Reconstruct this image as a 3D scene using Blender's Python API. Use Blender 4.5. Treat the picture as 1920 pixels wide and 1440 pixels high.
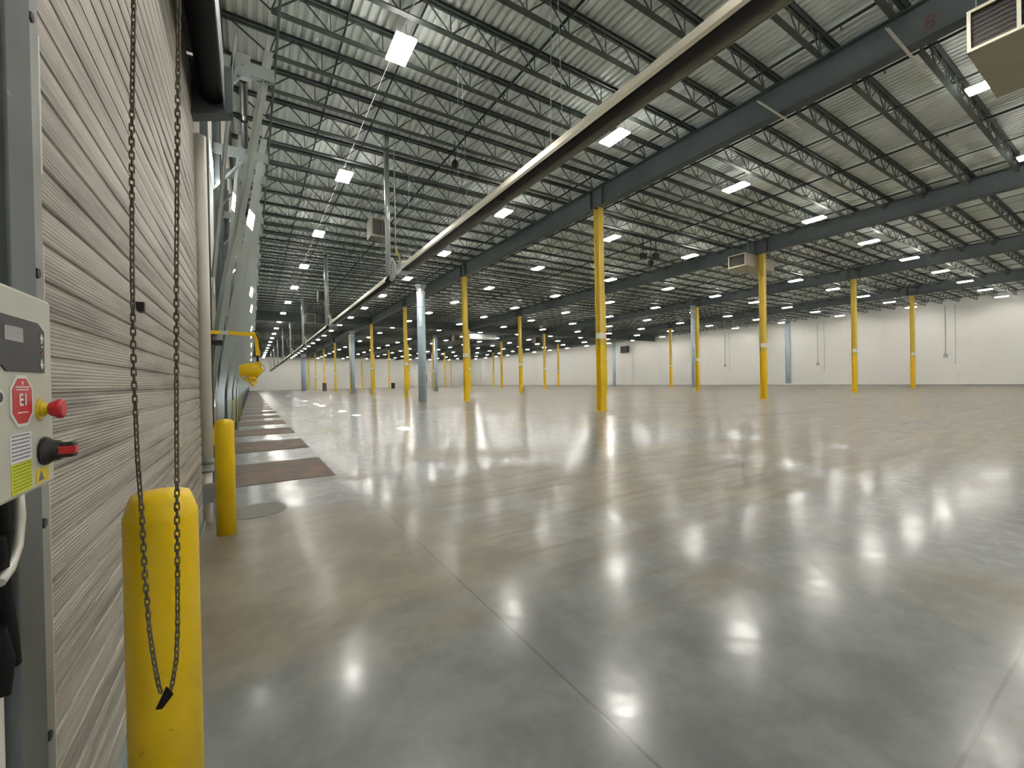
import bpy, bmesh, math, random
from mathutils import Vector, Matrix
random.seed(7)
S = bpy.context.scene
for o in list(bpy.data.objects): bpy.data.objects.remove(o, do_unlink=True)
C = S.collection

# ------------------------------------------------------------------ camera
W, H, FPX = 1920, 1440, 781.88
YAW, PITCH, ROLL = .5596, -.0071, -.0181
fw = Vector((math.sin(YAW)*math.cos(PITCH), math.cos(YAW)*math.cos(PITCH), math.sin(PITCH)))
rt = Vector((math.cos(YAW), -math.sin(YAW), 0)); up = rt.cross(fw)
r2 = math.cos(ROLL)*rt + math.sin(ROLL)*up
u2 = -math.sin(ROLL)*rt + math.cos(ROLL)*up
cd = bpy.data.cameras.new('camera'); cam = bpy.data.objects.new('camera', cd); C.objects.link(cam)
cd.sensor_fit = 'HORIZONTAL'; cd.sensor_width = 36; cd.lens = FPX/W*36; cd.clip_start = .05; cd.clip_end = 600
M = Matrix.Identity(4)
for i in range(3):
    M[i][0] = r2[i]; M[i][1] = u2[i]; M[i][2] = -fw[i]
M.translation = Vector((0, 0, 1.4)); cam.matrix_world = M
S.camera = cam

# ------------------------------------------------------------------ world, sun, exposure
w = bpy.data.worlds.new('World'); S.world = w; w.use_nodes = True
bg = w.node_tree.nodes['Background']; bg.inputs[0].default_value = (.75, .88, 1, 1); bg.inputs[1].default_value = 1.4
SUN_E = 260.0
sd = bpy.data.lights.new('sun', 'SUN'); sd.energy = SUN_E; sd.angle = math.radians(.6); sd.color = (1, .97, .92)
sun = bpy.data.objects.new('sun', sd); C.objects.link(sun)
sun.rotation_euler = Vector((4.5, 4.0, -5.1)).to_track_quat('-Z', 'Y').to_euler(); sun.location = (-20, -10, 25)
S.view_settings.view_transform = 'Standard'; S.view_settings.look = 'None'
S.view_settings.gamma = 1; S.view_settings.exposure = 0.93; S.view_settings.use_curve_mapping = False
LAMP = 47.0

# ------------------------------------------------------------------ mesh helpers
class MB:
    def __init__(s): s.v = []; s.f = []; s.m = []; s.sm = []
    def quad(s, a, b, c, d, m=0, sm=False):
        n = len(s.v); s.v += [a, b, c, d]; s.f.append((n, n+1, n+2, n+3)); s.m.append(m); s.sm.append(sm); return s
    def poly(s, pts, m=0):
        n = len(s.v); s.v += list(pts); s.f.append(tuple(range(n, n+len(pts)))); s.m.append(m); s.sm.append(False); return s
    def box(s, x0, x1, y0, y1, z0, z1, m=0):
        n = len(s.v)
        s.v += [(x0,y0,z0),(x1,y0,z0),(x1,y1,z0),(x0,y1,z0),(x0,y0,z1),(x1,y0,z1),(x1,y1,z1),(x0,y1,z1)]
        for q in ((0,3,2,1),(4,5,6,7),(0,1,5,4),(1,2,6,5),(2,3,7,6),(3,0,4,7)):
            s.f.append(tuple(n+i for i in q)); s.m.append(m); s.sm.append(False)
        return s
    def prism(s, pts, d0, d1, axis, m=0):
        # pts: 2D outline; extruded along axis ('x','y','z') from d0 to d1
        def P(p, d):
            return {'x': (d, p[0], p[1]), 'y': (p[0], d, p[1]), 'z': (p[0], p[1], d)}[axis]
        n = len(s.v); k = len(pts)
        s.v += [P(p, d0) for p in pts] + [P(p, d1) for p in pts]
        s.f.append(tuple(range(n, n+k))); s.f.append(tuple(range(n+2*k-1, n+k-1, -1)))
        s.m += [m, m]; s.sm += [False, False]
        for i in range(k):
            j = (i+1) % k
            s.f.append((n+i, n+k+i, n+k+j, n+j)); s.m.append(m); s.sm.append(False)
        return s
    def bar(s, a, b, w, h=None, m=0):
        h = h or w; a = Vector(a); b = Vector(b); d = (b-a).normalized()
        ref = Vector((0, 0, 1)) if abs(d.z) < .95 else Vector((0, 1, 0))
        x = d.cross(ref).normalized()*(w/2); y = x.normalized().cross(d)*(h/2); n = len(s.v)
        for p in (a, b):
            for q in (-x-y, x-y, x+y, -x+y): s.v.append(tuple(p+q))
        for q in ((0,1,2,3),(7,6,5,4),(0,4,5,1),(1,5,6,2),(2,6,7,3),(3,7,4,0)):
            s.f.append(tuple(n+i for i in q)); s.m.append(m); s.sm.append(False)
        return s
    def lathe(s, prof, c, n=24, m=0, axis='z', sm=True):
        # prof: (radius, height) list along axis from centre c
        k = len(s.v)
        for r, h in prof:
            for i in range(n):
                a = 2*math.pi*i/n; p, q = r*math.cos(a), r*math.sin(a)
                s.v.append({'z': (c[0]+p, c[1]+q, c[2]+h), 'y': (c[0]+q, c[1]+h, c[2]+p), 'x': (c[0]+h, c[1]+p, c[2]+q)}[axis])
        for j in range(len(prof)-1):
            for i in range(n):
                i2 = (i+1) % n
                s.f.append((k+j*n+i, k+j*n+i2, k+(j+1)*n+i2, k+(j+1)*n+i)); s.m.append(m); s.sm.append(sm)
        s.f.append(tuple(k+i for i in reversed(range(n)))); s.m.append(m); s.sm.append(False)
        e = k+(len(prof)-1)*n
        s.f.append(tuple(e+i for i in range(n))); s.m.append(m); s.sm.append(False)
        return s
    def tube(s, pts, r, n=8, m=0, closed=False):
        pts = [Vector(p) for p in pts]; k = len(s.v); L = len(pts); prev = None
        for i, p in enumerate(pts):
            if closed: d = pts[(i+1) % L]-pts[i-1]
            else: d = pts[min(i+1, L-1)]-pts[max(i-1, 0)]
            d.normalize()
            if prev is None:
                ref = Vector((0, 0, 1)) if abs(d.z) < .9 else Vector((0, 1, 0)); x = d.cross(ref).normalized()
            else: x = (prev - d*prev.dot(d)).normalized()
            prev = x; y = d.cross(x)
            for j in range(n):
                a = 2*math.pi*j/n; s.v.append(tuple(p+x*(r*math.cos(a))+y*(r*math.sin(a))))
        for i in range(L if closed else L-1):
            i2 = (i+1) % L
            for j in range(n):
                j2 = (j+1) % n
                s.f.append((k+i*n+j, k+i*n+j2, k+i2*n+j2, k+i2*n+j)); s.m.append(m); s.sm.append(True)
        if not closed:
            s.f.append(tuple(k+j for j in reversed(range(n)))); s.f.append(tuple(k+(L-1)*n+j for j in range(n)))
            s.m += [m, m]; s.sm += [False, False]
        return s
    def build(s, name, mats, parent=None, bevel=0, solid_normals=True, recalc=True):
        me = bpy.data.meshes.new(name); me.from_pydata([tuple(v) for v in s.v], [], s.f)
        if not isinstance(mats, (list, tuple)): mats = [mats]
        for x in mats: me.materials.append(x)
        me.polygons.foreach_set('material_index', s.m); me.polygons.foreach_set('use_smooth', s.sm)
        if recalc:
            b = bmesh.new(); b.from_mesh(me); bmesh.ops.recalc_face_normals(b, faces=b.faces); b.to_mesh(me); b.free()
        me.update()
        o = bpy.data.objects.new(name, me); C.objects.link(o)
        if parent: o.parent = parent; o.matrix_parent_inverse = Matrix.Translation(-parent.location)
        if bevel:
            bv = o.modifiers.new('bevel', 'BEVEL'); bv.width = bevel; bv.segments = 2; bv.limit_method = 'ANGLE'
        return o
def tag(o, label=None, cat=None, group=None, kind=None):
    if label: o['label'] = label
    if cat: o['category'] = cat
    if group: o['group'] = group
    if kind: o['kind'] = kind
    return o
def empty(name, loc=(0, 0, 0)):
    o = bpy.data.objects.new(name, None); o.empty_display_size = .2; C.objects.link(o); o.location = loc; return o
def copy_tree(o, loc, parent=None):
    c = o.copy(); C.objects.link(c)
    if parent: c.parent = parent; c.location = o.location
    else: c.location = loc
    for ch in list(o.children): copy_tree(ch, None, c)
    return c
def local(o_children_parent): pass
U_ = ['first','second','third','fourth','fifth','sixth','seventh','eighth','ninth']
ORD = U_ + ['tenth','eleventh','twelfth','thirteenth','fourteenth','fifteenth','sixteenth','seventeenth','eighteenth','nineteenth']
for t_, h_ in (('twenty','twentieth'),('thirty','thirtieth'),('forty','fortieth'),('fifty','fiftieth'),('sixty','sixtieth'),('seventy','seventieth'),('eighty','eightieth'),('ninety','ninetieth')):
    ORD += [h_] + [t_+'-'+x for x in U_]
def in_view(p, margin=.06):
    d = Vector(p)-Vector((0, 0, 1.4)); z = d.dot(fw)
    if z < .3: return False
    x = d.dot(r2)/z*FPX/(W/2); y = d.dot(u2)/z*FPX/(H/2)
    return abs(x) < 1+margin and abs(y) < 1+margin

# ------------------------------------------------------------------ materials
def mat(name, col, rough=.5, metal=0, var=0, scale=6, stretch=(1, 1, 1), bump=0, bscale=40, dirt=None, dscale=2, dlo=.5, dhi=.7, spec=.5, rvar=0, coat=0):
    m = bpy.data.materials.new(name); m.use_nodes = True; nt = m.node_tree; N = nt.nodes; L = nt.links
    b = N['Principled BSDF']; b.inputs['Base Color'].default_value = (*col, 1); b.inputs['Roughness'].default_value = rough
    b.inputs['Metallic'].default_value = metal; b.inputs['Specular IOR Level'].default_value = spec
    b.inputs['Coat Weight'].default_value = coat
    tc = N.new('ShaderNodeTexCoord'); mp = N.new('ShaderNodeMapping'); mp.inputs['Scale'].default_value = stretch
    L.new(tc.outputs['Object'], mp.inputs['Vector'])
    last = None
    if var or rvar:
        n = N.new('ShaderNodeTexNoise'); n.inputs['Scale'].default_value = scale; n.inputs['Detail'].default_value = 5
        L.new(mp.outputs[0], n.inputs['Vector'])
        if var:
            r = N.new('ShaderNodeValToRGB'); r.color_ramp.elements[0].position = .3; r.color_ramp.elements[1].position = .7
            r.color_ramp.elements[0].color = (*[c*(1-var) for c in col], 1); r.color_ramp.elements[1].color = (*[min(1, c*(1+var*.5)) for c in col], 1)
            L.new(n.outputs[0], r.inputs[0]); last = r.outputs[0]
        if rvar:
            q = N.new('ShaderNodeMapRange'); q.inputs[1].default_value = .3; q.inputs[2].default_value = .7
            q.inputs[3].default_value = max(0, rough-rvar); q.inputs[4].default_value = min(1, rough+rvar)
            L.new(n.outputs[0], q.inputs[0]); L.new(q.outputs[0], b.inputs['Roughness'])
    if dirt:
        n = N.new('ShaderNodeTexNoise'); n.inputs['Scale'].default_value = dscale; n.inputs['Detail'].default_value = 8; n.inputs['Roughness'].default_value = .65
        L.new(mp.outputs[0], n.inputs['Vector'])
        q = N.new('ShaderNodeMapRange'); q.inputs[1].default_value = dlo; q.inputs[2].default_value = dhi; L.new(n.outputs[0], q.inputs[0])
        x = N.new('ShaderNodeMix'); x.data_type = 'RGBA'; x.inputs[6].default_value = (*col, 1); x.inputs[7].default_value = (*dirt, 1)
        if last: L.new(last, x.inputs[6])
        L.new(q.outputs[0], x.inputs[0]); last = x.outputs[2]
    if last: L.new(last, b.inputs['Base Color'])
    if bump:
        n = N.new('ShaderNodeTexNoise'); n.inputs['Scale'].default_value = bscale; n.inputs['Detail'].default_value = 3
        L.new(mp.outputs[0], n.inputs['Vector'])
        bb = N.new('ShaderNodeBump'); bb.inputs['Strength'].default_value = bump; bb.inputs['Distance'].default_value = .01
        L.new(n.outputs[0], bb.inputs['Height']); L.new(bb.outputs[0], b.inputs['Normal'])
    return m
def emis(name, col, s):
    m = bpy.data.materials.new(name); m.use_nodes = True; N = m.node_tree.nodes
    b = N['Principled BSDF']; b.inputs['Base Color'].default_value = (*col, 1)
    b.inputs['Emission Color'].default_value = (*col, 1); b.inputs['Emission Strength'].default_value = s
    return m
m_steel = mat('roof_steel_paint', (.075, .095, .088), .45, var=.25, scale=2)
m_beam = mat('beam_paint', (.085, .108, .112), .5, var=.2, scale=.6)
m_deck = mat('roof_deck_metal', (.74, .80, .765), .42, 0, var=.05, scale=.25, stretch=(3, .4, 1))
m_wallw = mat('white_wall_panels', (.76, .765, .74), .55, var=.05, scale=.12, stretch=(1, 1, 1), dirt=(.60, .61, .59), dscale=.5, dlo=.6, dhi=.9)
m_wallc = mat('cream_wall', (.70, .69, .63), .6, var=.12, scale=1.2, dirt=(.35, .32, .27), dscale=3, dlo=.62, dhi=.8)
m_galv = mat('galvanised_steel', (.60, .65, .65), .36, .75, var=.08, scale=3)
m_galvd = mat('dull_galvanised', (.34, .38, .38), .45, .6, var=.12, scale=3)
m_duct = mat('duct_metal', (.50, .63, .72), .45, .2, var=.05, scale=1.5)
m_yel = mat('bollard_yellow', (.95, .64, .008), .38, var=.06, scale=3, bump=.08, bscale=60)
m_yeld = mat('bollard_yellow_scuffed', (.95, .64, .008), .38, var=.08, scale=4, bump=.12, bscale=25, dirt=(.40, .24, .02), dscale=9, dlo=.64, dhi=.72)
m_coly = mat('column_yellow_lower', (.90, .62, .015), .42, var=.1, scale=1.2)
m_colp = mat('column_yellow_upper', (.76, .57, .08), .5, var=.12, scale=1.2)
m_white = mat('white_plastic', (.80, .80, .76), .5, var=.05)
m_pvc = mat('cream_pipe', (.74, .71, .63), .4, var=.07, scale=3, stretch=(1, 1, .4), dirt=(.25, .2, .15), dscale=6, dlo=.66, dhi=.75)
m_black = mat('black_steel', (.012, .012, .013), .5, var=.3)
m_track = mat('track_galvanised', (.40, .44, .42), .5, .25, var=.1, scale=2)
m_rubber = mat('black_rubber', (.012, .012, .013), .8, spec=.2)
m_chain = mat('aged_chain_steel', (.18, .155, .11), .42, .6, var=.4, scale=60)
m_post = mat('blue_grey_guide_steel', (.125, .145, .15), .5, .3, var=.25, scale=3, dirt=(.3, .32, .31), dscale=14, dlo=.66, dhi=.75)
m_poste = mat('guide_edge_steel', (.36, .37, .35), .5, .3, var=.3, scale=5)
m_box = mat('controller_box_paint', (.56, .565, .48), .42, var=.05, scale=8, bump=.05, bscale=120)
m_panel = mat('keypad_black', (.022, .023, .026), .5)
m_lcd = mat('lcd_grey', (.20, .21, .20), .25)
m_red = mat('red_plastic', (.60, .02, .035), .35)
m_dred = mat('dark_red', (.35, .02, .02), .5)
m_fred = mat('faded_red_paint', (.12, .035, .035), .6)
m_knoby = mat('button_yellow', (.78, .60, .02), .4)
m_lab = mat('label_white', (.74, .75, .78), .5)
m_labtxt = mat('label_print', (.18, .18, .22), .6)
m_labg = mat('label_yellow_green', (.62, .68, .03), .5)
m_labgt = mat('label_green_print', (.28, .33, .02), .6)
m_laby = mat('label_amber', (.82, .62, .03), .5)
m_rust = mat('rust_brown_plate', (.125, .092, .066), .62, 0, var=.3, scale=3, dirt=(.22, .13, .085), dscale=2, dlo=.45, dhi=.7, bump=.2, bscale=30)
m_patch = mat('floor_patch', (.16, .145, .12), .5, var=.2, scale=6, bump=.1)
m_hood = mat('heater_hood_aluminium', (.76, .72, .60), .34, .55, var=.1, scale=.7, rvar=.05)
m_tubeh = mat('heater_tube_dark', (.03, .028, .025), .7)
m_beige = mat('unit_beige', (.44, .42, .33), .5, var=.08, scale=1)
m_frame = mat('unit_frame_cream', (.80, .77, .60), .45)
m_coil = mat('unit_dark_coil', (.03, .024, .02), .5)
m_fin = mat('unit_fin_metal', (.07, .06, .05), .4, .5)
m_lens = emis('lamp_lens', (1, .955, .88), LAMP)
m_dayglow = emis('daylight_emission', (.90, .95, 1), 3.2)  # emission stands in for outdoor daylight at the dock doors
m_hous = mat('lamp_housing', (.35, .36, .35), .4, .5)
m_cond = mat('conduit_bright', (.72, .72, .68), .35, .4)
m_emt = mat('lighting_conduit_grey', (.15, .15, .145), .7, spec=.2)
m_door = mat('dock_door_panel', (.42, .46, .44), .5, var=.12, scale=2, dirt=(.25, .26, .25), dscale=2)
m_purple = mat('purple_tag', (.35, .07, .16), .5)
m_back = mat('rear_wall', (.70, .70, .68), .6)

def m_slats():
    m = mat('door_slats', (.47, .45, .395), .46, .35, var=.12, scale=2, stretch=(1, .35, 6), dirt=(.17, .155, .125), dscale=2.2, dlo=.46, dhi=.70)
    nt = m.node_tree; N = nt.nodes; L = nt.links; b = N['Principled BSDF']
    tc = N.new('ShaderNodeTexCoord'); wv = N.new('ShaderNodeTexWave'); wv.wave_type = 'BANDS'; wv.bands_direction = 'Z'
    wv.inputs['Scale'].default_value = 2*math.pi/(.0105*20)/1.0
    L.new(tc.outputs['Object'], wv.inputs['Vector'])
    bb = N.new('ShaderNodeBump'); bb.inputs['Strength'].default_value = .55; bb.inputs['Distance'].default_value = .0022
    L.new(wv.outputs['Fac'], bb.inputs['Height']); L.new(bb.outputs[0], b.inputs['Normal'])
    return m
m_slat = m_slats()
m_uh = mat('unit_heater_brown', (.17, .16, .135), .5, var=.1)

def m_floor_():
    m = bpy.data.materials.new('polished_concrete'); m.use_nodes = True; nt = m.node_tree; N = nt.nodes; L = nt.links
    b = N['Principled BSDF']
    g = N.new('ShaderNodeNewGeometry'); P = g.outputs['Position']
    def noise(scale, st=(1, 1, 1), det=6, rough=.55, rot=0, dist=0):
        mp = N.new('ShaderNodeMapping'); mp.inputs['Scale'].default_value = st; mp.inputs['Rotation'].default_value = (0, 0, rot)
        L.new(P, mp.inputs[0]); n = N.new('ShaderNodeTexNoise'); n.inputs['Scale'].default_value = scale
        n.inputs['Detail'].default_value = det; n.inputs['Roughness'].default_value = rough; n.inputs['Distortion'].default_value = dist
        L.new(mp.outputs[0], n.inputs['Vector']); return n.outputs[0]
    def mr(x, a, c, d=0, e=1, smooth=True):
        q = N.new('ShaderNodeMapRange'); q.interpolation_type = 'SMOOTHSTEP' if smooth else 'LINEAR'
        for i, v in zip((1, 2, 3, 4), (a, c, d, e)): q.inputs[i].default_value = v
        L.new(x, q.inputs[0]); return q.outputs[0]
    def ma(op, a, c=None):
        q = N.new('ShaderNodeMath'); q.operation = op
        for i, v in enumerate((a, c)):
            if v is None: continue
            if isinstance(v, (int, float)): q.inputs[i].default_value = v
            else: L.new(v, q.inputs[i])
        return q.outputs[0]
    def mix(f, a, c):
        x = N.new('ShaderNodeMix'); x.data_type = 'RGBA'; L.new(f, x.inputs[0])
        for i, v in ((6, a), (7, c)):
            if isinstance(v, tuple): x.inputs[i].default_value = (*v, 1)
            else: L.new(v, x.inputs[i])
        return x.outputs[2]
    sep = N.new('ShaderNodeSeparateXYZ'); L.new(P, sep.inputs[0]); X, Y = sep.outputs[0], sep.outputs[1]
    big = noise(.42, det=4, dist=.6)
    wear = ma('MULTIPLY', mr(Y, 1.9, 3.0), mr(Y, 6.2, 4.6))
    farw = mr(X, 7.5, 12.0)
    tan = mr(ma('ADD', big, ma('SUBTRACT', ma('MULTIPLY', ma('MAXIMUM', wear, farw), .19), .09)), .40, .58)
    mid = noise(1.9, det=8, rough=.65)
    fine = noise(14, det=6, rough=.7)
    grey = mix(mr(mid, .35, .65), (.150, .166, .165), (.222, .236, .228))
    tanc = mix(mr(mid, .35, .65), (.190, .163, .115), (.272, .240, .180))
    col = mix(tan, grey, tanc)
    # dried tyre-wipe streaks, running across the building
    st = noise(3.2, st=(.16, 1.6, 1), det=5, rough=.6, rot=math.radians(-7), dist=.35)
    band = ma('MULTIPLY', mr(Y, 1.1, 2.4), mr(Y, 8.5, 5.0))
    band = ma('MULTIPLY', band, mr(X, 1.3, 2.2))
    sf = ma('MULTIPLY', mr(st, .46, .62), band)
    col = mix(ma('MULTIPLY', sf, .7), col, (.128, .106, .074))
    st2 = noise(.55, st=(.12, 1.3, 1), det=4, rot=math.radians(4))
    col = mix(ma('MULTIPLY', mr(st2, .52, .7), .5), col, (.125, .115, .095))
    # speckle
    col = mix(ma('MULTIPLY', mr(fine, .60, .74), .35), col, (.10, .095, .085))
    # joints
    def joint(v, off, per, wdt):
        a = ma('SUBTRACT', v, off); a = ma('DIVIDE', a, per); a = ma('FRACT', ma('ADD', a, 100.5)); a = ma('ABSOLUTE', ma('SUBTRACT', a, .5))
        return mr(ma('MULTIPLY', a, per), wdt, wdt*1.8, 1, 0)
    jx = joint(X, 1.22, 6.0, .005); jy = joint(Y, .42, 6.6, .005)
    jn = ma('MAXIMUM', jx, jy)
    col = mix(ma('MULTIPLY', jn, .5), col, (.06, .055, .045))
    L.new(col, b.inputs['Base Color'])
    L.new(ma('ADD', mr(tan, 0, 1, .30, .42), mr(mid, .3, .7, -.02, .03)), b.inputs['Roughness'])
    b.inputs['Specular IOR Level'].default_value = .4
    # worn sealer: glossy where the floor is still grey, mostly gone on the tan traffic areas
    cw = ma('MULTIPLY', mr(tan, 0, 1, .80, .26), mr(sf, 0, 1, 1, .5))
    cw = ma('MULTIPLY', cw, mr(noise(7, det=7, rough=.7, dist=.5), .36, .56, .35, 1))
    L.new(cw, b.inputs['Coat Weight'])
    L.new(mr(mid, .3, .7, .14, .20), b.inputs['Coat Roughness'])
    b.inputs['Coat IOR'].default_value = 1.5
    bb = N.new('ShaderNodeBump'); bb.inputs['Strength'].default_value = .08; bb.inputs['Distance'].default_value = .0012
    hgt = ma('SUBTRACT', ma('ADD', ma('MULTIPLY', mid, .9), ma('MULTIPLY', fine, .13)), ma('MULTIPLY', jn, .8))
    L.new(hgt, bb.inputs['Height']); L.new(bb.outputs[0], b.inputs['Normal']); L.new(bb.outputs[0], b.inputs['Coat Normal'])
    return m
m_floor = m_floor_()

# ------------------------------------------------------------------ layout constants
BX, BY0, BP = 13.2, 13.6, 13.7           # first column line, first column row, bay
Y0, Y1 = -14.0, 137.0                    # rear wall, far wall
XW, XR = -.5, 68.0                       # dock wall face, right wall
ZT = 9.95                                # underside of roof deck
DOCK0, DP = 7.83, 3.43                   # first small dock, pitch
NDOCK = 37
colx = [BX+BP*i for i in range(4)]
coly = [BY0+BP*j for j in range(9)]

# ------------------------------------------------------------------ shell
m = MB(); m.quad((XW-.5, Y0, 0), (XR+.3, Y0, 0), (XR+.3, Y1+.3, 0), (XW-.5, Y1+.3, 0))
tag(m.build('floor', m_floor, recalc=False), kind='structure')
# fluted roof deck
m = MB(); x = XW-.4; p = .20
prof = []
while x < XR+.3:
    prof += [(x, ZT), (x+.095, ZT), (x+.108, ZT+.085), (x+.187, ZT+.085)]; x += p
n = len(prof)
for yy in (Y0-.3, Y1+.3): m.v += [(a, yy, b) for a, b in prof]
for i in range(n-1): m.f.append((i, i+1, n+i+1, n+i)); m.m.append(0); m.sm.append(False)
tag(m.build('ceiling', m_deck, recalc=False), kind='structure')
m = MB(); m.box(XW-.6, XR+.4, Y0-.4, Y1+.4, ZT+.10, ZT+.25); tag(m.build('trim_1', m_back), kind='structure')
# right, far and rear walls
m = MB(); m.box(XR, XR+.2, Y0, Y1, 0, ZT+.12)
yy = Y0
while yy < Y1:
    m.box(XR-.012, XR, yy, yy+.03, 0, ZT); yy += 3.4
tag(m.build('wall_right', m_wallw), kind='structure')
m = MB(); m.box(XW-.3, XR+.2, Y1, Y1+.2, 0, ZT+.12); tag(m.build('wall_far', m_wallw), kind='structure')
m = MB(); m.box(XW-.3, XR+.2, Y0-.2, Y0, 0, ZT+.12); tag(m.build('wall_rear', m_back), kind='structure')
m = MB(); m.box(XR-.03, XR-.012, Y0, Y1, 0, .12); tag(m.build('baseboard_right', m_galvd), kind='structure')
# dock wall with door openings and small high windows
wins = [0, 2, 3, 5, 6, 8, 11, 14]
m = MB(); y = Y0; DH, DW2 = 3.0, 1.22
for k in range(NDOCK):
    yc = DOCK0+DP*k
    m.box(XW-.12, XW, y, yc-DW2, 0, ZT+.12)
    if k in wins:
        m.box(XW-.12, XW, yc-DW2, yc+DW2, DH, 4.88); m.box(XW-.12, XW, yc-DW2, yc+DW2, 5.38, ZT+.12)
        m.box(XW-.12, XW, yc-DW2, yc+.36, 4.88, 5.38); m.box(XW-.12, XW, yc+1.20, yc+DW2, 4.88, 5.38)
    else: m.box(XW-.12, XW, yc-DW2, yc+DW2, DH, ZT+.12)
    y = yc+DW2
m.box(XW-.12, XW, y, Y1, 0, ZT+.12)
tag(m.build('wall_left', m_wallc), kind='structure')
for n_, k in enumerate(wins):
    yc = DOCK0+DP*k; m = MB()
    for a in ((.36, .38, 4.88, 5.38), (1.18, 1.20, 4.88, 5.38), (.38, 1.18, 4.88, 4.90), (.38, 1.18, 5.36, 5.38)):
        m.box(XW-.05, XW+.012, yc+a[0], yc+a[1], a[2], a[3])
    tag(m.build('window_%d' % (n_+1), m_galv), kind='structure')

# ------------------------------------------------------------------ roof beams on the column lines
names = ['first', 'second', 'third', 'fourth']
for i, cx in enumerate(colx):
    m = MB(); z0, z1 = 8.98, 9.86
    m.box(cx-.17, cx+.17, Y0, Y1, z0, z0+.03); m.box(cx-.17, cx+.17, Y0, Y1, z1-.03, z1); m.box(cx-.02, cx+.02, Y0, Y1, z0+.03, z1-.03)
    yy = BY0-BP
    while yy < Y1:
        for d in (-.35, .35):
            if yy+d > Y0: m.box(cx-.165, cx+.165, yy+d-.008, yy+d+.008, z0+.03, z1-.03)
        yy += BP
    o = m.build('roof_beam', m_beam)
    tag(o, 'long dark steel roof beam over the %s line of yellow columns from the dock wall' % names[i], 'beam', 'roof beams over the column lines')
    if i == 0:
        m = MB(); cu = bpy.data.curves.new('t', 'FONT'); cu.body = '8'; cu.size = .42; cu.extrude = .003
        t = bpy.data.objects.new('t', cu); C.objects.link(t); bpy.context.view_layer.update()
        me = bpy.data.meshes.new_from_object(t.evaluated_get(bpy.context.evaluated_depsgraph_get())); me.name = 'painted_number'
        me.transform(Matrix.Rotation(math.radians(-90), 4, 'Z') @ Matrix.Rotation(math.radians(90), 4, 'X')); me.materials.clear(); me.materials.append(m_fred)
        q = bpy.data.objects.new('painted_number', me); C.objects.link(q); q.parent = o; q.location = (cx-.024, 3.05, 9.22); q['label'] = 'faded red painted number'
        bpy.data.objects.remove(t)
m = MB(); m.box(XW, XR, 54.9, 55.2, 8.75, 9.2); m.box(XW, XR, 54.98, 55.12, 9.2, 9.9)
for cx in colx: pass
tag(m.build('cross_beam', m_beam), 'dark beam crossing the whole roof at right angles to the others, far down the hall', 'beam')
# joist ledger on the dock wall
m = MB(); m.box(XW, XW+.1, Y0, Y1, 9.80, 9.87); tag(m.build('trim_2', m_steel), kind='structure')

# ------------------------------------------------------------------ roof joists
def joist_parts(L):
    top, bot, web = MB(), MB(), MB()
    zt, zb, a = 0, -.62, .95
    for s in (-1, 1):
        top.box(0, L, s*.055-.03, s*.055+.03, zt-.075, zt-.063); top.box(0, L, s*.02-.006, s*.02+.006, zt-.063, zt)
        top.box(0, L, s*.055-.03, s*.055+.03, zt-.008, zt)
    bot.box(a, L-a, -.065, .065, zb, zb+.012); bot.box(a, L-a, -.026, -.012, zb, zb+.065); bot.box(a, L-a, .012, .026, zb, zb+.065)
    n = max(4, int(round((L-2*a)/1.22))); d = (L-2*a)/n
    web.bar((.12, 0, zt-.05), (a, 0, zb+.03), .032); web.bar((L-.12, 0, zt-.05), (L-a, 0, zb+.03), .032)
    web.bar((a, 0, zb+.03), (a+.18, 0, zt-.05), .026); web.bar((L-a, 0, zb+.03), (L-a-.18, 0, zt-.05), .026)
    for i in range(n):
        x0 = a+i*d
        web.bar((x0, 0, zb+.03), (x0+d/2, 0, zt-.05), .027); web.bar((x0+d/2, 0, zt-.05), (x0+d, 0, zb+.03), .027)
        if i: web.bar((x0, 0, zb+.03), (x0, 0, zt-.05), .02)
    return top, bot, web
bays = [(-.44, 13.2)] + [(BX+BP*i, BX+BP*(i+1)) for i in range(3)] + [(BX+BP*3, 68.0)]
BAYN = ['first bay from dock wall', 'second bay from dock wall', 'third bay from dock wall', 'fourth bay from dock wall', 'bay nearest right wall']
proto_j, proto_s = {}, {}
cand = []
for b, (xa, xb) in enumerate(bays):
    n = -12
    while True:
        y = BY0+1.37*(n+.5)
        if y > Y1-.3: break
        vis = any(in_view((xa+(xb-xa)*t, y, 9.6)) for t in (0, .15, .3, .45, .6, .75, .9, 1))
        dist = min(math.hypot(xa+(xb-xa)*t, y) for t in (0, .5, 1))
        if vis or y > -6: cand.append((0 if vis else 1, dist, b, y))
        n += 1
cand.sort()
ind = cand[:300]; rest = cand[300:]
ind.sort(key=lambda t: (t[2], t[3])); cnt = {}
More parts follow.
